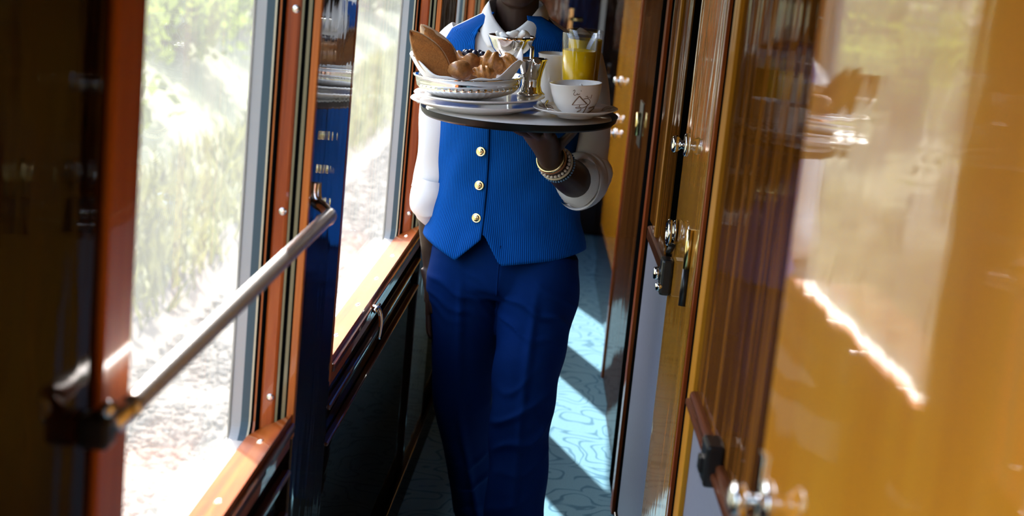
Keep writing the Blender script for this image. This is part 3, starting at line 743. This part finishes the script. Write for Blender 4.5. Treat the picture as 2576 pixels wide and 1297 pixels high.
plate('dinner_plate', .150, PORC, .011, 'upper white porcelain plate carrying the silver bread bowl and cream jug', 'plate', -.092, -.01, .0225, 1.2)
# bread bowl: polished upper band, fluted lower part
bowl = empty('bread_bowl'); put(bowl, -.118, -.01, .0300, 0, 2); tag(bowl, 'silver bread bowl with fluted sides holding the napkin and pastries', 'bowl')
v, f = [], []
SEG = 192
pr = [(0, .004), (.060, .004), (.072, .006), (.098, .014), (.1150, .025)]
pout = [(.1172, .024), (.104, .0110), (.080, .002), (.066, .0), (0, .0)]
allp = pr+pout
for i in range(SEG):
    a = 2*math.pi*i/SEG
    for j, (r, z) in enumerate(allp):
        fl_ = 1.0 + (.026*math.cos(44*a) if 5 <= j <= 7 else 0)*(1 if j > 5 else .3)
        v.append((r*fl_*math.cos(a), r*fl_*math.sin(a), z))
n = len(allp)
for i in range(SEG):
    j = (i+1) % SEG
    for k in range(n-1): f.append((i*n+k, j*n+k, j*n+k+1, i*n+k+1))
o = pyd('fluted_body', v, f, SILVER, bowl); weld(o.data)
lathe('rim_band', [(.1172, .023), (.1190, .033), (.1208, .043), (.1245, .0445), (.126, .0465), (.1245, .0485), (.1225, .047), (.119, .0445), (.1170, .038), (.1150, .025)], SILVER, bowl, 96, close=True)
# napkin lining the bowl
v, f = [], []; NA, NR = 120, 16
for i in range(NA):
    a = 2*math.pi*i/NA; ad = math.degrees(a)
    def bump_(c, w): 
        dd = abs(((ad-c+180) % 360)-180); return math.exp(-(dd/w)**2)
    ext = .044+.040*bump_(190, 32)+.022*bump_(150, 30)+.040*bump_(345, 22)+.046*bump_(12, 9)+.016*bump_(90, 50) - .003*bump_(265, 30)
    rim = .100+.030*bump_(190, 32)+.022*bump_(345, 25)+.012*bump_(10, 12)+.012*bump_(150, 30)
    for k in range(NR):
        t = k/(NR-1)
        r = .01+(rim-.01)*t**.75; z = .007+(ext)*t**2.2
        wv = .003*math.sin(9*a)*t*t
        v.append((r*math.cos(a), r*math.sin(a), z+wv))
for i in range(NA):
    j = (i+1) % NA
    for k in range(NR-1): f.append((i*NR+k, j*NR+k, j*NR+k+1, i*NR+k+1))
nap = pyd('linen_napkin', v, f, NAPK); put(nap, -.118, -.01, .0290, 0, 2); solidify(nap, .0022, 1); tag(nap, 'white linen napkin lining the silver bread bowl', 'napkin')

def leaf_bread(label, base, tip, width, face, bend):
    """pointed flat bread from base to tip (world), face = direction its broad side looks"""
    b, t = Vector(base), Vector(tip); L_ = (t-b).length; ax = (t-b).normalized()
    nrm = Vector(face); nrm = (nrm-ax*nrm.dot(ax)).normalized(); sd = ax.cross(nrm)
    root = empty('crispbread', b); nu, nv = 36, 14
    for nm, sc, th0, mt in (('bread', .94, .0050, BREAD), ('crust_edge', 1.0, .0030, CRUST)):
        v, f = [], []
        for s in (1, -1):
            for i in range(nu+1):
                t_ = i/nu; hw = width*.5*(math.sin(math.pi*min(1, t_*.97+.03))**.72)*(1-.12*t_)*sc
                for k in range(nv+1):
                    q = -1+2*k/nv
                    th = th0*s*max(0.12, 1-q*q*.9)*min(1, 6*(1-t_)+.1)
                    cup = bend*(q*q)*width*.12 + bend*.03*(t_-.5)**2
                    p = ax*(L_*(t_*sc+(1-sc)/2)) + sd*(q*hw) + nrm*(th+cup)
                    p += nrm*(.0012*math.sin(18*t_+4*q))
                    v.append(p)
        m = (nu+1)*(nv+1)
        for i in range(nu):
            for k in range(nv):
                a = i*(nv+1)+k; q = (a, a+1, a+nv+2, a+nv+1); f.append(q); f.append(tuple(x+m for x in q[::-1]))
        rim = [k for k in range(nv+1)] + [i*(nv+1)+nv for i in range(1, nu+1)] + [nu*(nv+1)+k for k in range(nv-1, -1, -1)] + [i*(nv+1) for i in range(nu-1, 0, -1)]
        for i in range(len(rim)):
            a, c = rim[i], rim[(i+1) % len(rim)]; f.append((a, a+m, c+m, c))
        o = pyd(nm, v, f, mt, root); weld(o.data)
    tag(root, label, 'bread', 'crispbreads in the bread bowl')
    return root
leaf_bread('pointed brown crispbread leaning front-most at the left of the bread bowl', (-.338, 3.575, 1.352), (-.437, 3.560, 1.462), .066, (-.1, -1, .35), .5)
leaf_bread('pointed brown crispbread standing behind the other one, paler at its tip', (-.315, 3.625, 1.352), (-.420, 3.622, 1.474), .068, (.1, -1, .45), -.4)

def pastry_mesh(name, c, r, mat, bumps=(), seg=32, rot=None, tw=None):
    v, f = ell_vf((0, 0, 0), r, seg)
    out = []
    for p in v:
        p = Vector(p)
        if tw:
            q = p.x/r[0]; p = p*(1+tw[0]*math.sin(tw[1]*q+2.2*math.atan2(p.y, p.z)))
            p.z += -tw[2]*q*q; p.y += tw[2]*.6*q*q
        out.append(p)
    return pyd(name, out, f, mat, None, c, rot)
mf = empty('blueberry_pastry', (-.292, 3.632, 1.352)); tag(mf, 'square blueberry pastry with dark berries at the back of the bread bowl', 'pastry')
v, f = [], []
ns = 40
for j, (r, z) in enumerate(((.020, 0), (.029, .018), (.036, .042), (.040, .056), (.039, .062), (.034, .064), (.026, .058), (0, .055))):
    for i in range(ns):
        a = 2*math.pi*i/ns; sq = 1+.13*math.cos(4*a+.6)
        v.append((r*sq*math.cos(a), r*sq*math.sin(a), z+.006*math.cos(4*a+.6)*(j >= 3)*(j < 6)))
for j in range(7):
    for i in range(ns):
        i2 = (i+1) % ns; f.append((j*ns+i, j*ns+i2, (j+1)*ns+i2, (j+1)*ns+i))
f.append(tuple(range(ns-1, -1, -1)))
o = pyd('crust', v, f, ROLLM, mf); weld(o.data)
lathe('filling', [(0, .064), (.015, .063), (.024, .060), (.0, .058)], CUSTARD, mf, 24)
for k in range(7):
    a = k*.9+.3; r = .022 if k else 0
    v, f = ell_vf((r*math.cos(a), r*math.sin(a), .066), (.0085,)*3, 14); pyd('berry', v, f, BERRY, mf)
cr1 = pastry_mesh('croissant', (-.252, 3.606, 1.405), (.030, .026, .024), CROIS, rot=(R(10), R(18), R(-25)), tw=(.13, 9, .006)); tag(cr1, 'glazed twisted croissant resting beside the blueberry pastry', 'croissant', 'pastries in the bread bowl')
cr2 = pastry_mesh('croissant', (-.216, 3.622, 1.402), (.028, .024, .024), CROIS, rot=(R(0), R(-20), R(30)), tw=(.12, 8, .006)); tag(cr2, 'glazed croissant furthest right in the bread bowl by the napkin tip', 'croissant', 'pastries in the bread bowl')
rl = pastry_mesh('bread_roll', (-.315, 3.553, 1.385), (.028, .024, .022), ROLLM, rot=(0, R(8), R(15)), tw=(.05, 4, .003)); tag(rl, 'small dark glazed bread roll at the front of the bread bowl', 'bread roll')
cr3 = pastry_mesh('nut_roll', (-.262, 3.560, 1.384), (.026, .017, .015), CROIS, rot=(0, R(6), R(5)), tw=(.16, 13, .004)); tag(cr3, 'small ridged nut pastry lying in front of the croissants', 'pastry')

# coupe of butter at the back
cp = empty('butter_coupe'); put(cp, -.036, .150, -.0005); tag(cp, 'stemmed silver and glass coupe filled with white butter curls', 'coupe')
lathe('stem', [(0, .006), (.010, .007), (.006, .014), (.005, .06), (.006, .085), (.009, .098), (.015, .104), (.0, .104)], SILVER, cp, 32)
lathe('foot', [(0, 0), (.034, 0), (.035, .002), (.030, .004), (.010, .007), (0, .008)], SILVER, cp, 40)
lathe('glass_bowl', [(0, .103), (.018, .104), (.034, .113), (.046, .130), (.054, .150), (.0565, .158), (.055, .1585), (.052, .150), (.044, .132), (.032, .116), (.016, .1075), (0, .107)], SILVER, cp, 64)
for k in range(9):
    a = k*2.4; r = .012*math.sqrt(k)
    v, f = ell_vf((r*math.cos(a), r*math.sin(a), .150+.006*(k % 3)), (.019, .009, .008), 14, Euler((k*.5, .5, k*1.7))); pyd('butter_curl', v, f, SUGAR, cp)
v, f = ell_vf((.028, -.026, .148), (.012, .012, .009), 14); pyd('jam', v, f, HONEYJ, cp)
# cream jug standing on the plate rim
cj = empty('cream_jug'); put(cj, .022, .048, .0345, 0, 1); tag(cj, 'small polished silver cream jug between the bread bowl and the juice', 'jug')
lathe('jug_body', [(0, .002), (.031, .0), (.033, .003), (.026, .009), (.022, .022), (.0225, .038), (.027, .058), (.0345, .080), (.0365, .0835), (.0345, .0835), (.0255, .058), (.0205, .038), (.020, .022), (.018, .012), (0, .010)], SILVER, cj, 48)
tube('spout', [(.006, -.020, .040), (.010, -.030, .062), (.014, -.040, .080), (.015, -.043, .0845)], [(.006, .008), (.011, .012), (.010, .012), (.004, .010)], SILVER, cj, 16, True, 5)
tube('jug_handle', [(-.004, .028, .076), (-.004, .040, .100), (-.004, .052, .100), (-.004, .056, .07), (-.003, .026, .03)], .0048, SILVER, cj, 12, True, 5)
# plain white cup at the back
wcu = empty('coffee_cup'); put(wcu, .070, .165, -.0005); tag(wcu, 'plain white porcelain cup at the back of the tray behind the juice', 'cup')
lathe('cup_body', [(0, .0), (.024, .0), (.027, .004), (.031, .012), (.036, .03), (.039, .08), (.041, .118), (.0425, .121), (.041, .123), (.0385, .118), (.036, .08), (.033, .03), (0, .006)], PORC, wcu, 56)
tube('cup_handle', [(.0, .036, .095), (.0, .06, .092), (.0, .066, .065), (.0, .055, .04), (.0, .032, .034)], .005, PORC, wcu, 10, True, 5)
# juice tumblers
def tumbler(uu, vv, h, fill, label):
    t = empty('juice_glass'); put(t, uu, vv, -.0005); tag(t, label, 'glass', 'orange juice glasses on the tray')
    r0, r1 = .034, .0425
    ro = lambda z: r0+(r1-r0)*z/h
    lathe('tumbler', [(0, .0), (r0-.002, .0), (r0, .002), (ro(h*.5), h*.5), (r1, h-.001), (r1-.001, h), (r1-.0022, h-.001), (ro(h*.5)-.002, h*.5), (ro(.010)-.0022, .010), (r0-.006, .008), (0, .008)], GLASS, t, 64)
    lathe('juice', [(0, .0078), (r0-.0062, .0078), (ro(.010)-.0021, .0099), (ro(fill)-.0019, fill), (ro(fill)-.006, fill-.0006), (0, fill-.0006)], JUICE, t, 64)
tumbler(.128, .030, .187, .147, 'tall glass of orange juice directly behind the patterned cup')
tumbler(.138, .122, .187, .165, 'second glass of orange juice, hidden behind the first glass')
# patterned cup on its saucer
sau = empty('saucer'); put(sau, .131, -.082, .0085, 0, 2); tag(sau, 'white saucer with brown leaf pattern under the tea cup', 'saucer')
SP = [(0, .004), (.030, .004), (.034, .0), (.040, .0), (.044, .005), (.070, .011), (.094, .0195), (.0955, .021), (.094, .0220), (.070, .0145), (.040, .0085), (0, .0075)]
lathe('saucer_body', SP, PORC, sau, 80)
def rib(pts, w): return tube_vf(pts, [(w, w)]*len(pts), 6, True, 4 if len(pts) > 2 else 0)
def sau_pt(r, a): return Vector((r*math.cos(a), r*math.sin(a), np.interp(r, [.040, .070, .094], [.0085, .0145, .0220])+.0003))
for a0 in (-.25, .35, 2.6, 3.5, 5.2, 4.3):
    vf = []
    for s in (-1, 1):
        vf.append(rib([sau_pt(.060+.026*t, a0+s*.16*math.sin(math.pi*t)) for t in np.linspace(0, 1, 6)], .0007))
    vf.append(rib([sau_pt(.058, a0), sau_pt(.075, a0+.02), sau_pt(.090, a0)], .0006))
    vf.append(rib([sau_pt(.068, a0+.18), sau_pt(.080, a0+.27), sau_pt(.088, a0+.2)], .0006))
    v, f = join_vf(vf); tag(pyd('leaf_motif', v, f, DECO, sau), kind='stuff')
cup = empty('tea_cup'); put(cup, .131, -.082, .0165, 0, 3.6); tag(cup, 'white tea cup painted with brown leaf lines on the patterned saucer', 'cup')
CP = [(0, .002), (.024, .002), (.025, .0), (.029, .0), (.031, .004), (.041, .0125), (.049, .027), (.0545, .046), (.0580, .067), (.0588, .0685), (.0575, .0688), (.0530, .047), (.0475, .028), (.038, .0125), (0, .006)]
lathe('cup_body', CP, PORC, cup, 80)
tube('cup_handle', [(.010, .053, .056), (.012, .074, .058), (.013, .082, .042), (.012, .070, .026), (.009, .045, .022)], .0042, PORC, cup, 10, True, 5)
def cup_pt(px, py):
    z = .067*(1095-py)/(1095-735)
    r = float(np.interp(z, [.0, .004, .0125, .027, .046, .067], [.029, .031, .041, .049, .0545, .058]))+.0003
    s = max(-.97, min(.97, ((px-722)/5000)/r)); a = math.asin(s)
    return Vector((r*math.sin(a), -r*math.cos(a), z))
STK = [([(690, 960), (728, 902), (770, 852)], 1.0), ([(770, 852), (812, 905), (850, 950)], 1.0), ([(690, 960), (770, 958), (850, 952)], .45),
       ([(815, 890), (860, 885), (884, 915), (876, 952), (838, 985), (795, 1000), (768, 985), (775, 965)], .6), ([(862, 955), (832, 1020), (800, 1082)], .95),
       ([(868, 1010), (920, 1003), (925, 1025), (893, 1050), (850, 1075), (880, 1078), (905, 1052)], .9), ([(880, 1000), (925, 992), (940, 1005)], .5),
       ([(792, 1000), (755, 988), (725, 996), (752, 1006), (792, 1002)], .5), ([(790, 1015), (765, 1032), (742, 1052), (776, 1040), (790, 1018)], .5),
       ([(700, 790), (716, 778), (720, 795), (706, 826), (716, 842), (732, 838), (748, 822), (752, 836), (776, 826)], .45),
       ([(838, 862), (860, 856), (858, 875), (880, 872)], .45), ([(905, 842), (898, 866), (892, 888)], .5), ([(786, 786), (792, 792)], .5)]
vf = [rib([cup_pt(*p) for p in pts], .00135*w) for pts, w in STK]
v, f = join_vf(vf); tag(pyd('leaf_pattern', v, f, DECO, cup), kind='stuff')
spn = empty('teaspoon'); put(spn, .131, -.082, .0085, 0, 2); tag(spn, 'silver teaspoon lying on the saucer beside the tea cup', 'spoon')
v, f = ell_vf((-.050, -.030, .0155), (.017, .010, .004), 18, Euler((0, R(22), R(40)))); pyd('bowl', v, f, SILVER, spn)
tube('handle', [(-.058, -.024, .0175), (-.066, .0, .0185), (-.070, .03, .0205), (-.066, .062, .026)], [.0022, .0018, .0022, .003], SILVER, spn, 10, True, 4)

# ------------------------------------------------------------ outside the windows
GZ = -1.15
def bank(x): return float(np.interp(-x, [0, 2.7, 3.3, 4.5, 6, 9, 14, 30], [GZ, GZ+.02, GZ+.25, GZ+.75, GZ+1.5, GZ+3.2, GZ+6.5, GZ+14]))
def terrain(name, x0, x1, mat, lab, nx, ny, y0=-8, y1=90):
    v, f = [], []
    for i in range(nx+1):
        for j in range(ny+1):
            x = x0+(x1-x0)*i/nx; y = y0+(y1-y0)*j/ny
            v.append((x, y, bank(x)+.05*math.sin(x*3.1+y*1.3)*min(1, max(0, -x-2.4))+.03*math.sin(y*4.7+x)))
    for i in range(nx):
        for j in range(ny):
            a = i*(ny+1)+j; f.append((a, a+1, a+ny+2, a+ny+1))
    o = pyd(name, v, f, mat); tag(o, lab, kind='structure'); weld(o.data); return o
terrain('ground', 1.5, -3.0, EARTH, 'pale dusty ground beside the railway line', 20, 140)
terrain('hillside', -3.0, -30, BANKM, 'grassy bank rising beyond the ballast', 60, 140)
# ballast stones
ico = bmesh.new(); bmesh.ops.create_icosphere(ico, subdivisions=1, radius=1)
iv = np.array([v.co[:] for v in ico.verts]); ifc = np.array([[v.index for v in f.verts] for f in ico.faces]); ico.free()
NS = 14000
px_ = -rng.uniform(1.0, 2.62, NS); py_ = 3.0+22*rng.random(NS)**1.4
sc = rng.uniform(.014, .034, NS)
pts = []
for k in range(NS):
    q = iv*(1+rng.uniform(-.25, .25, (len(iv), 1)))*sc[k]*np.array([1, 1, .7])*rng.uniform(.8, 1.25, 3)
    a = rng.uniform(0, 6.28); c, s = math.cos(a), math.sin(a)
    q = np.c_[q[:, 0]*c-q[:, 1]*s, q[:, 0]*s+q[:, 1]*c, q[:, 2]]
    pts.append(q+np.array([px_[k], py_[k], bank(px_[k])+sc[k]*.3]))
V = np.concatenate(pts); F = (ifc[None]+np.arange(NS)[:, None, None]*len(iv)).reshape(-1, 3)
bal = pyd('ballast', V.tolist(), F.tolist(), STONE, smooth=False); tag(bal, 'pale ballast stones beside the track below the windows', 'gravel', kind='stuff')
# grass and weeds on the bank
NG = 7000
gx = -2.80-1.0*rng.random(NG)**.8; gy = 4+40*rng.random(NG)**1.2
gv, gf = [], []
for k in range(NG):
    h = rng.uniform(.10, .34); a = rng.uniform(0, 6.28); w_ = rng.uniform(.010, .022); lx, ly = rng.normal(0, .10, 2)
    z = bank(gx[k]); c, s = math.cos(a)*w_, math.sin(a)*w_; o = len(gv)
    gv += [(gx[k]-c, gy[k]-s, z-.02), (gx[k]+c, gy[k]+s, z-.02), (gx[k]+lx*.5+c*.7, gy[k]+ly*.5+s*.7, z+h*.6), (gx[k]+lx*.5-c*.7, gy[k]+ly*.5-s*.7, z+h*.6), (gx[k]+lx, gy[k]+ly, z+h)]
    gf += [(o, o+1, o+2, o+3), (o+3, o+2, o+4)]
gr = pyd('grass', gv, gf, DRYG); tag(gr, 'yellow green grass and weeds at the foot of the bank', 'grass', kind='stuff')
def bush_mesh(seed, n, rad, ls):
    r = np.random.default_rng(seed); v, f = [], []
    cl = r.normal(0, .42, (14, 3))*np.array([1, 1, .8])+np.array([0, 0, .75])
    for k in range(n):
        c = cl[r.integers(len(cl))]; p = c+r.normal(0, .24, 3); p[2] = max(.04, p[2]); p = p*rad
        a = r.normal(size=3); a /= np.linalg.norm(a); b = np.cross(a, r.normal(size=3)); b /= np.linalg.norm(b); cc = np.cross(a, b)
        L_ = ls*r.uniform(.7, 1.3); o = len(v)
        v += [p-a*L_*.5, p+b*L_*.28+cc*L_*.06, p+a*L_*.5, p-b*L_*.28+cc*L_*.06]
        f += [(o, o+1, o+2), (o, o+2, o+3)]
    me = bpy.data.meshes.new('foliage'); me.from_pydata([tuple(q) for q in v], [], f); me.update()
    sv_, sf_ = join_vf([tube_vf([Vector((0, 0, -.1)), Vector((c[0]*.3, c[1]*.3, c[2]*.5))*rad, Vector(c)*rad], [.03*rad, .02*rad, .008*rad], 6, True, 0) for c in cl[:8]])
    st = bpy.data.meshes.new('stems'); st.from_pydata([tuple(q) for q in sv_], [], sf_); st.update(); st.materials.append(BARK)
    return me, st
BM = [bush_mesh(11, 1500, 1.0, .16), bush_mesh(12, 1800, 1.25, .17), bush_mesh(13, 1300, .8, .13)]
for (me, st), mt in zip(BM, (LEAF1, LEAF2, LEAF1)): me.materials.append(mt)
spots = []
for row, (x0, y0, st) in enumerate(((-4.9, 9, 3.4), (-7.6, 12, 3.4), (-10.3, 17, 3.6))):
    for k in range(11):
        spots.append((x0+rng.uniform(-.3, .3)-.05*k, y0+st*k+rng.uniform(-.4, .4), (k+row) % 3, rng.uniform(.85, 1.15)))
KL = ['bright green leafy bush growing on the bank outside the window', 'tall olive green bush growing on the bank outside the window', 'small fresh green bush growing on the bank outside the window']
for x, y, k, s in spots:
    b = empty('bush', (x, y, bank(x)-.05), (0, 0, rng.uniform(0, 6.28))); b.scale = (s, s, s)
    tag(b, KL[k], 'bush', 'bushes on the bank, kind %s' % ('bright', 'olive', 'small')[k])
    for nm, me in zip(('foliage', 'stems'), BM[k]):
        o = bpy.data.objects.new(nm, me); COL.objects.link(o); o.parent = b
bpy.context.view_layer.update()
